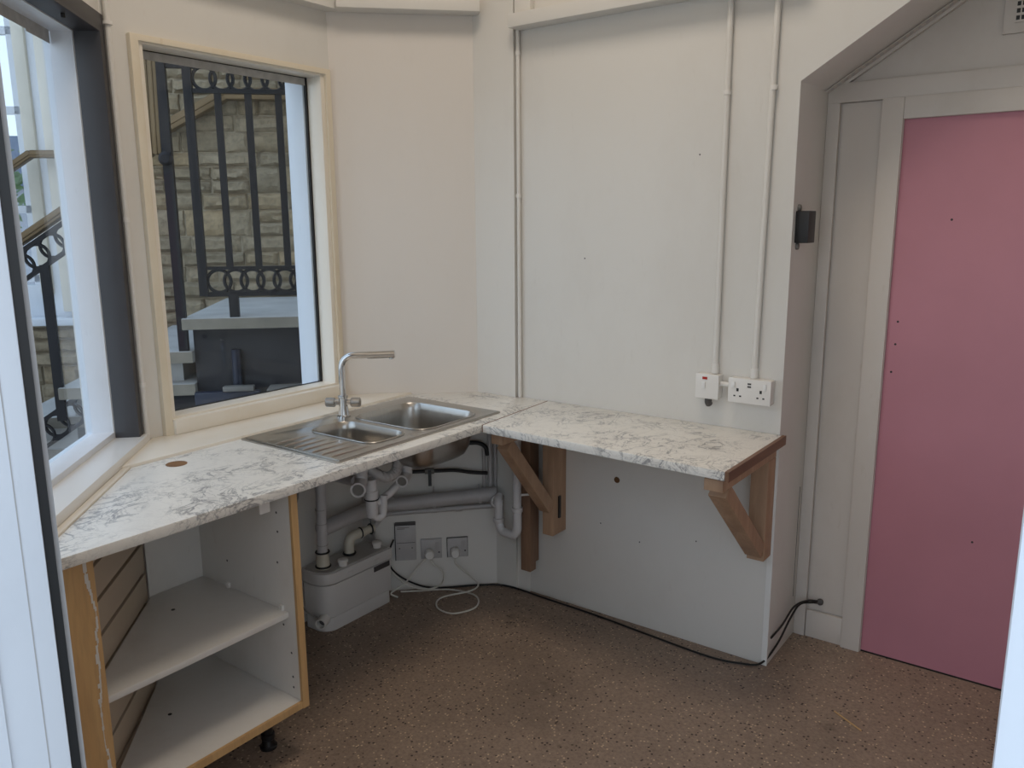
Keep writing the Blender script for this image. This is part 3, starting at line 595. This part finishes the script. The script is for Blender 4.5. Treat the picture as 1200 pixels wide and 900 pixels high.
sw = thing('supply_pipe', 'black insulated supply pipe with lever valve under the sink', 'pipe', (-2.25, 2.5, .48))
MB().tube(arc([kf(.03, .562, .035), kf(.26, .560, .035), kf(.33, .545, .035), kf(.40, .540, .04)], .03), .0085, 10).build('pipe', 'black', sw)
MB().tube([kf(.125, .561, .035), kf(.165, .561, .035)], .013, 12).build('valve_body', 'grey', sw)
MB().bar(kf(.145, .57, .052), kf(.145, .50, .056), .014, .006, up=(S, -S, 0)).build('valve_lever', 'black', sw)
sw2 = thing('supply_pipe', 'black insulated supply pipe close under the worktop', 'pipe', (-2.1, 2.6, .6))
MB().tube(arc([kf(.10, .678, .035), kf(.36, .680, .035), kf(.395, .66, .035), kf(.40, .62, .035)], .03), .0095, 10).build('pipe', 'black', sw2)
for u, z in ((.21, .68),): c = kf(u, z, .035); MB().tube([c - Vector((S, S, 0)) * .006, c + Vector((S, S, 0)) * .006], .013, 10).build('clip', 'grey', sw2)
for i, u in enumerate((.385, .412, .435)):
    tag(MB().tube([kf(u, .75 if i else .66, .028), kf(u, .40, .028)], (.0075, .011, .0075)[i], 10).build('riser_pipe', 'pvc_grey'), ('thin grey riser pipe joining the end of the black supply pipe', 'thicker grey riser pipe, middle one of three in the corner', 'thin grey riser pipe right in the corner nearest the batten')[i], 'pipe', 'grey riser pipes behind the trap')

# round cut-out beside the cabinet, its shaded depth put in as a black sheet
oc = thing('access_panel', 'white board with a round dark cut-out beside the cabinet', 'panel', (-2.52, 1.9, .1))
fb = FX(-2.549)
cy_, cz_, R_ = 1.78, .60, .215
arcp = [(cy_ + R_ * math.cos(math.radians(a)), cz_ + R_ * math.sin(math.radians(a))) for a in range(-90, 91, 15)]
MB().box(1.50, .05, 0, 2.03, .84, .002, fb).build('void_shade', 'black', oc)['label'] = 'black sheet as the shaded opening'
MB().prism([(cy_, .05), ] + arcp + [(cy_, .84), (2.035, .84), (2.035, .05)], [], .002, .012, fb).build('board', 'wall', oc)
MB().prism([(cy_ - .3, .05), (cy_, .05), arcp[0], (cy_ - .3, cz_ - R_)], [], .002, .012, fb).build('board_lower', 'wall', oc)
tag(MB().tube(smooth([(-2.52, 1.87, .34), (-2.48, 1.88, .22), (-2.45, 1.92, .11), (-2.42, 1.952, .075)]), .0035, 8).build('thin_cable', 'grey'), 'thin grey cable hanging behind the pump', 'cable')

# ------------------------------------------------------------------ sockets under the sink
iso = thing('isolator_plate', 'tall grey two-part outlet plate left of the low sockets', 'plate', fl(.02, .145, 0))
MB().box(-.012, .148, 0, .078, .318, .018, fl).build('plate', 'metalplate', iso, bevel=.002)
MB().box(-.012, .312, .0, .078, .322, .022, fl).build('top_edge', 'label', iso)
MB().box(-.0155, .148, .0, -.012, .318, .016, fl).build('side_gap', 'black', iso)
MB().box(-.008, .229, .018, .074, .231, .0187, fl).build('division', 'label', iso)
for u in (.004, .06): MB().lathe(fl(u, .205, .018), (S, -S, 0), [(0, .003), (.001, .003)], 8).build('screw', 'label', iso)
for k in range(2): MB().box(-.004, .300 - .006 * k, .018, .05 - .02 * k, .303 - .006 * k, .0184, fl).build('print_line', 'grey', iso)
def wall_socket(u, lab, sunk):
    o = thing('single_socket', lab, 'socket', fl(u, .145, 0))
    MB().box(u - .045, .147, 0, u + .045, .235, .014, fl).build('plate', 'metalplate', o, bevel=.002)
    MB().box(u - .047, .145, 0, u + .047, .237, .009, fl).build('rim', 'darkgrey' if sunk else 'metalplate', o)
    MB().box(u + .018, .19, .014, u + .033, .222, .017, fl).build('rocker', 'pvc_grey', o, bevel=.001)
    MB().lathe(fl(u + .034, .175, .014), (S, -S, 0), [(0, .004), (.001, .004)], 8).build('screw', 'label', o)
wall_socket(.145, 'grey low wall socket nearer the pump', False); wall_socket(.262, 'grey low wall socket nearer the batten', True)
def plug(u, lab, path, mat):
    o = thing('plug_lead', lab, 'plug', fl(u, .15, .02))
    MB().lathe(fl(u, .175, .0145), (S, -S, 0), [(0, .021), (.012, .023), (.03, .021), (.036, .017)], 16).build('plug', 'socket', o)
    MB().tube(smooth([fl(u, .160, .03)] + path, 8), .0038, 8).build('cord', 'cable', o)
plug(.135, 'white plug and lead looping down to the pump, nearer the pump', [fl(.15, .135, .05), fl(.19, .10, .06), fl(.185, .05, .07), fl(.12, .03, .075), fl(.03, .055, .07), fl(-.03, .11, .05)], 'cable')
tag(MB().tube(smooth([fl(.122, .158, .03), fl(.08, .125, .05), fl(.02, .06, .07), (-2.405, 2.35, .03), (-2.388, 2.372, .006)], 8), .0038, 8).build('white_cable', 'cable'), 'white cable sagging from the low socket to the pump corner', 'cable')
plug(.250, 'white plug with lead coiled on the floor, nearer the batten', [fl(.25, .13, .05), fl(.30, .09, .08), fl(.345, .045, .09), (-2.16, 2.60, .012), (-2.23, 2.48, .006), (-2.18, 2.40, .006), (-2.09, 2.40, .006), (-2.05, 2.50, .006), (-2.12, 2.585, .006), (-2.25, 2.565, .006), (-2.36, 2.47, .006), (-2.395, 2.40, .02)], 'cable')
tag(MB().tube(smooth([fl(-.02, .25, .02), fl(-.035, .22, .03), fl(-.05, .17, .035), fl(-.02, .10, .03), fl(.06, .04, .025), fl(.16, .008, .02), fl(.36, .006, .02), (-2.06, 2.745, .006), (-1.84, 2.742, .006), (-1.58, 2.735, .006), (-1.33, 2.715, .006), (-1.08, 2.70, .006), (-.96, 2.725, .006), (-.90, 2.76, .012), (-.872, 2.84, .06), (-.862, 2.95, .12), (-.85, 3.02, .155), (-.82, 3.062, .155), (-.80, 3.085, .15)], 6), .004, 8).build('black_cable', 'black'), 'black cable along the foot of the wall into the alcove', 'cable')
ce = thing('cable_end', 'frayed black cable end poking from the alcove wall', 'cable', (-.80, 3.09, .15))
MB().tube(smooth([(-.883, 2.80, .10), (-.868, 2.88, .125), (-.858, 2.98, .16), (-.83, 3.05, .165), (-.795, 3.085, .158)]), .004, 8).build('strand', 'black', ce)
MB().lathe((-.792, 3.092, .156), (.2, -1, 0), [(0, .012), (.012, .012), (.014, .006)], 12).build('grommet', 'darkgrey', ce)
tag(MB().tube([(-.60, 2.62, .003), (-.50, 2.56, .003)], .0025, 6).build('straw', 'oak'), 'thin straw lying on the floor before the pink door', 'straw')

# ================================================================== OUTSIDE
struct(MB().box(-9, -6, -.16, 6, 9, -.06).build('ground', 'ground'), 'grey paving outside the room', 'ground')
KW = 7.62; fw = FC(KW)
wo = struct(MB().prism(rect(-3.6, -.06, 1.3, 4.2), [rect(-3.15, 1.06, -1.93, 3.3)], -.30, 0, fw).build('wall_outside', 'mortar'), 'rock faced stone wall behind the stair railing', 'wall')
rs = random.Random(7)
def stone(u0, z0, u1, z1):
    nx, nz = 6, 4; vs = []; fs = []
    d0 = rs.uniform(.02, .045); sx, sz = rs.uniform(0, 50), rs.uniform(0, 50); j = lambda: rs.uniform(-.006, .006)
    for a in range(nz + 1):
        for c in range(nx + 1):
            e = (a in (0, nz)) or (c in (0, nx)); q = noise.noise(Vector((sx + c * .7, sz + a * .8, 0))) + .6 * rs.uniform(-1, 1)
            dd = d0 * (.4 if e else 1) + q * .013
            iu = .012 if e else 0
            u = u0 + (u1 - u0) * c / nx; z = z0 + (z1 - z0) * a / nz
            if c == 0: u += .011
            if c == nx: u -= .011
            if a == 0: z += .009
            if a == nz: z -= .009
            vs.append(fw(u + j(), z + j(), max(dd, .006)))
    idx = lambda a, c: a * (nx + 1) + c
    for a in range(nz):
        for c in range(nx): fs.append((idx(a, c), idx(a, c + 1), idx(a + 1, c + 1), idx(a + 1, c)))
    rim = [idx(0, c) for c in range(nx + 1)] + [idx(a, nx) for a in range(1, nz + 1)] + [idx(nz, c) for c in range(nx - 1, -1, -1)] + [idx(a, 0) for a in range(nz - 1, 0, -1)]
    cu, cz = (u0 + u1) / 2, (z0 + z1) / 2; base = len(vs)
    def backed(i):
        a, c = divmod(i, nx + 1); return fw(u0 + (u1 - u0) * c / nx, z0 + (z1 - z0) * a / nz, -.004)
    vs += [backed(i) for i in rim]
    for k in range(len(rim)): fs.append((rim[k], rim[(k + 1) % len(rim)], base + (k + 1) % len(rim), base + k))
    return MB().add(vs, fs).build('stone', 'stone', wo, angle=28)
cnt = 0; z = .36
while z < 3.05:
    h_ = rs.choice((.085, .10, .12, .16))
    spans = [(-2.75, -1.25)] if z < .80 else [(-1.90, .12)] if z + h_ > 1.02 else [(-2.75, .12)]
    for (ua, ub) in spans:
        u = ua
        while u < ub - .05:
            L_ = min(rs.uniform(.13, .38), ub - u)
            if ub - u - L_ < .1: L_ = ub - u
            if h_ > .14 and rs.random() < .45: stone(u, z, u + L_, z + h_ * .5); stone(u, z + h_ * .5, u + L_, z + h_); cnt += 2
            else: stone(u, z, u + L_, z + h_); cnt += 1
            u += L_
    z += h_
print('stones', cnt)
# tall white sash window in the stone wall
w3 = struct(MB().prism(rect(-3.15, 1.06, -1.93, 3.3), [rect(-3.0, 1.26, -2.10, 3.2)], -.16, -.06, fw).build('window_3', 'upvc', bevel=.006), 'tall white sash window in the outside stone wall', 'window')
b_ = MB().prism(rect(-1.99, 1.10, -1.93, 3.3), [], -.06, .03, fw); b_.prism(rect(-3.15, 1.10, -3.09, 3.3), [], -.06, .03, fw); b_.build('surround', 'casing', w3, bevel=.01)
MB().box(-2.13, 1.2, -.09, -2.06, 3.25, -.03, fw).build('casing', 'casing', w3, bevel=.012)
MB().box(-3.2, 1.02, -.06, -1.86, 1.065, .09, fw).build('sill', 'upvc', w3, bevel=.005)
for zz_ in (1.30, 1.72, 2.30, 2.75): MB().box(-3.0, zz_ - .022, -.13, -2.12, zz_ + .022, -.09, fw).build('glazing_bar', 'upvc', w3)
for u in (-2.16, -2.56): MB().box(u - .02, 1.26, -.13, u + .02, 3.2, -.09, fw).build('glazing_bar', 'upvc', w3)
MB().box(-3.0, 1.26, -.115, -2.12, 3.2, -.111, fw).build('pane', 'glass', w3)
# landing, steps, dark plinth
f6 = FC(6.0)
ls_ = struct(MB().box(-1.022, 1.108, -1.13, .9, 1.165, .045, f6).build('landing', 'slab', bevel=.006), 'pale stone landing slab behind the railing', 'landing')
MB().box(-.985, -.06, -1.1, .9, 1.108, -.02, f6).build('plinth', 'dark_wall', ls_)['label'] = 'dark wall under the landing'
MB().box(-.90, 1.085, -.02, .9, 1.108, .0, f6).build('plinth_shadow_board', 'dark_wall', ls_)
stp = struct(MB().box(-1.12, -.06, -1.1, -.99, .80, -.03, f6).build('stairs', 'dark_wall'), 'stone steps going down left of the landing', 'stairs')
for i in range(5):
    z1 = 1.0 - .165 * i; ua, ub, wf = -1.36 - .27 * i, (-.985 if i < 2 else -1.10 - .27 * (i - 2)), (.03 if i < 2 else -.06)
    MB().box(ua, z1 - .06, -1.13, ub, z1, wf, f6).build('tread', 'slab', stp, bevel=.004)
    MB().box(ua, z1 - .058, wf, ub, z1 - .003, wf + .004, f6).build('tread_front', 'slab_edge', stp)
    MB().box(-1.33 - .27 * i, z1 - .165, -1.12, -1.06 - .27 * i, z1 - .06, -.07, f6).build('riser', 'slab', stp)
MB().box(-1.02, 1.11, .045, .9, 1.162, .049, f6).build('slab_front', 'slab_edge', ls_)
# railing
rl = thing('stair_railing', 'black iron stair railing with ring bands and bronze handrail', 'railing', f6(-.9, 1.165, 0))
def V6(u, z, w_=0): return f6(u, z, w_)
udir = Vector((S, S, 0))
def post(u, z0, z1, wd=.04): MB().box(u - wd / 2, z0, -.01, u + wd / 2, z1, .01 + wd * .3, f6).build('post', 'iron', rl)
post(-1.027, 1.0, 2.37, .045); post(-.91, 1.272, 2.37, .04); post(-.77, 1.165, 1.28, .045)
for u in (-.778, -.638, -.497, -.356, -.215, -.074, .067, .208): MB().box(u - .016, 1.41, -.006, u + .016, 2.245, .01, f6).build('baluster', 'iron', rl)
for z, h_ in ((2.36, .03), (2.245, .02), (1.408, .016), (1.28, .022)): MB().box(-.91 if z != 2.36 else -1.05, z - h_ / 2, -.012, .6, z + h_ / 2, .014, f6).build('rail_bar', 'iron', rl)
for k in range(17):
    u = -.835 + .08 * k
    MB().torus(V6(u, 2.302), udir, zz, .053, .0085, 22, 6, 1.2).build('ring', 'iron', rl); MB().torus(V6(u, 1.344), udir, zz, .056, .0085, 22, 6, 1.2).build('ring', 'iron', rl)
def handrail(P, parent, wd=.06, h_=.045):
    for a, c in zip(P[:-1], P[1:]):
        up = (S, -S, 0) if abs((c - a).normalized().z) > .95 else (0, 0, 1)
        MB().bar(a, c, wd if up[2] else h_ , h_ if up[2] else wd, up).build('handrail_section', 'brass', parent, bevel=.01, seg=3)
        d = (c - a).normalized(); sd = d.cross(Vector(up)).normalized()
        if up[2]: MB().bar(a + Vector((S, -S, 0)) * (wd * .5), c + Vector((S, -S, 0)) * (wd * .5), .012, .014, up).build('handrail_bead', 'brass', parent, bevel=.003)
        else:
            for q in (-.012, .012): MB().bar(a + udir * q + Vector((S, -S, 0)) * wd * .5, c + udir * q + Vector((S, -S, 0)) * wd * .5, .014, .012, up).build('handrail_bead', 'brass', parent, bevel=.003)
slope = (1.54 - 1.716) / (-1.747 + 1.52)
sl_end = -3.0
zs = lambda u: 1.965 + (u + 1.105) * .66
handrail([V6(.6, 2.405), V6(-1.05, 2.405)], rl); handrail([V6(-1.076, 2.425), V6(-1.086, 1.95)], rl, .05, .075)
handrail([V6(-1.10, zs(-1.10)), V6(sl_end, zs(sl_end))], rl)
MB().lathe(V6(-1.03, 1.93, .02), (S, -S, 0), [(0, .03), (.02, .034), (.03, .02)], 14).build('rail_end', 'iron', rl)
dsl = (V6(-2, zs(-2)) - V6(-1.1, zs(-1.1))).normalized(); nsl = Vector((0, 0, 1)) - dsl * dsl.z
for off in (.05, .185): MB().bar(V6(-1.20, zs(-1.20) - off), V6(sl_end, zs(sl_end) - off), .022, .02).build('rail_bar', 'iron', rl)
for off in (.885, 1.02): MB().bar(V6(-1.20, zs(-1.20) - off), V6(sl_end, zs(sl_end) - off), .022, .02).build('rail_bar', 'iron', rl)
for k in range(18):
    u = -1.30 - .073 * k
    for off in (.118, .953): MB().torus(V6(u, zs(u) - off), udir, zz, .056, .0085, 22, 6, 1.2).build('ring', 'iron', rl)
for u in (-1.30, -1.635, -1.97, -2.3): MB().box(u - .022, zs(u) - .95, -.008, u + .022, zs(u) - .18, .014, f6).build('baluster', 'iron', rl)
# handrails fixed to the stone wall
hw = thing('wall_handrail', 'bronze handrail fixed to the stone wall behind the railing', 'handrail', fw(-.9, 1.17, 0))
handrail([fw(.6, 2.385, .09), fw(-.93, 2.385, .09)], hw, .085, .07); handrail([fw(-.925, 2.385, .09), fw(-1.75, 1.93, .09)], hw, .085, .07)
for u in (-1.3, .2): MB().tube([fw(u, 2.36 if u > -.93 else 2.36 + (u + .93) * .55, .09), fw(u, 2.30 if u > -.93 else 2.3 + (u + .93) * .55, .05), fw(u, 2.30 if u > -.93 else 2.3 + (u + .93) * .55, .0)], .01, 8).build('rail_bracket', 'iron', hw)
hw2 = thing('wall_handrail', 'bronze handrail in front of the tall white sash window', 'handrail', fw(-2.2, 1.1, 0))
handrail([fw(-1.78, 2.03, .12), fw(-2.035, 2.03, .12)], hw2); handrail([fw(-2.03, 2.035, .12), fw(-2.9, 1.46, .12)], hw2)
MB().tube([fw(-1.80, 2.01, .12), fw(-1.80, 1.96, .06), fw(-1.80, 1.96, .0)], .01, 8).build('rail_bracket', 'iron', hw2)
# things standing below the landing
bp = tag(MB().tube([f6(-.78, -.06, .01), f6(-.78, 1.0, .01)], .022, 12).build('post', 'blue'), 'short dark blue post standing below the landing', 'post')
bx = thing('storage_crate', 'dark blue box standing against the dark plinth', 'crate', f6(-.84, -.06, .25))
MB().box(-.98, -.058, .05, -.66, .80, .09, f6).build('body', 'blue', bx, bevel=.01); MB().box(-.84, .80, .05, -.69, .825, .10, f6).build('lid', 'grey', bx, bevel=.004)
bk = thing('dark_basket', 'dark ridged crate right of the dark blue box', 'crate', f6(-.4, -.06, .25))
MB().box(-.61, -.058, .02, .1, .73, .14, f6).build('body', 'dark_wall', bk, bevel=.008)
MB().box(-.62, .79, .015, .1, .815, .15, f6).build('rim', 'grey', bk, bevel=.004)
for k in range(12): MB().box(-.60 + .055 * k, .725, .14, -.56 + .055 * k, .79, .15, f6).build('rib', 'darkgrey', bk)
MB().box(-.605, .725, .02, .1, .79, .135, f6).build('collar', 'black', bk)
# tree and house beyond the sash window
FT = FC(12.5)
for (u, hh, rad) in ((-4.5, 3.0, 1.0), (-2.6, 2.2, .8)):
    base = FT(u, -.06, 0); tr_ = thing('tree', 'green leafy tree beyond the sash window' if hh > 2.5 else 'smaller green bush beyond the sash window', 'tree', base)
    MB().tube([base, base + Vector((.05, .02, hh * .5)), base + Vector((0, .1, hh * .8))], .08, 8, radii=[.09, .07, .03]).build('trunk', 'bark', tr_)
    m_ = MB(); rt = random.Random(int(hh * 10))
    for i in range(900):
        d = Vector((rt.gauss(0, 1), rt.gauss(0, 1), rt.gauss(0, 1))).normalized() * rad * rt.random() ** .4; c = base + Vector((0, 0, hh * .72)) + Vector((d.x, d.y, d.z * hh * .36 / rad * .9))
        a = Vector((rt.gauss(0, 1), rt.gauss(0, 1), rt.gauss(0, 1))).normalized(); bq = a.orthogonal().normalized(); q = rt.uniform(.05, .1)
        m_.add([c - a * q, c + bq * q * .5, c + a * q, c - bq * q * .5], [(0, 1, 2, 3)])
    fo = m_.build('foliage', 'leaf', tr_); fo['kind'] = 'stuff'
hb = thing('house', 'grey slate roofed house far beyond the sash window', 'house', FC(26)(-9.5, -.06, 0))
fh = FC(26)
MB().box(-12.5, -.06, -4, -7.0, 2.4, 0, fh).build('wall', 'housewall', hb)
MB().add([fh(-12.8, 2.4, .2), fh(-6.8, 2.4, .2), fh(-6.8, 2.4, -4.2), fh(-12.8, 2.4, -4.2), fh(-12.8, 3.6, -2), fh(-6.8, 3.6, -2)], [(0, 1, 5, 4), (2, 3, 4, 5), (0, 4, 3), (1, 2, 5), (0, 3, 2, 1)]).build('roof', 'roof', hb)
for u in (-11.6, -10, -8.4): MB().box(u - .35, .9, 0, u + .35, 1.9, .04, fh).build('window', 'upvc', hb)
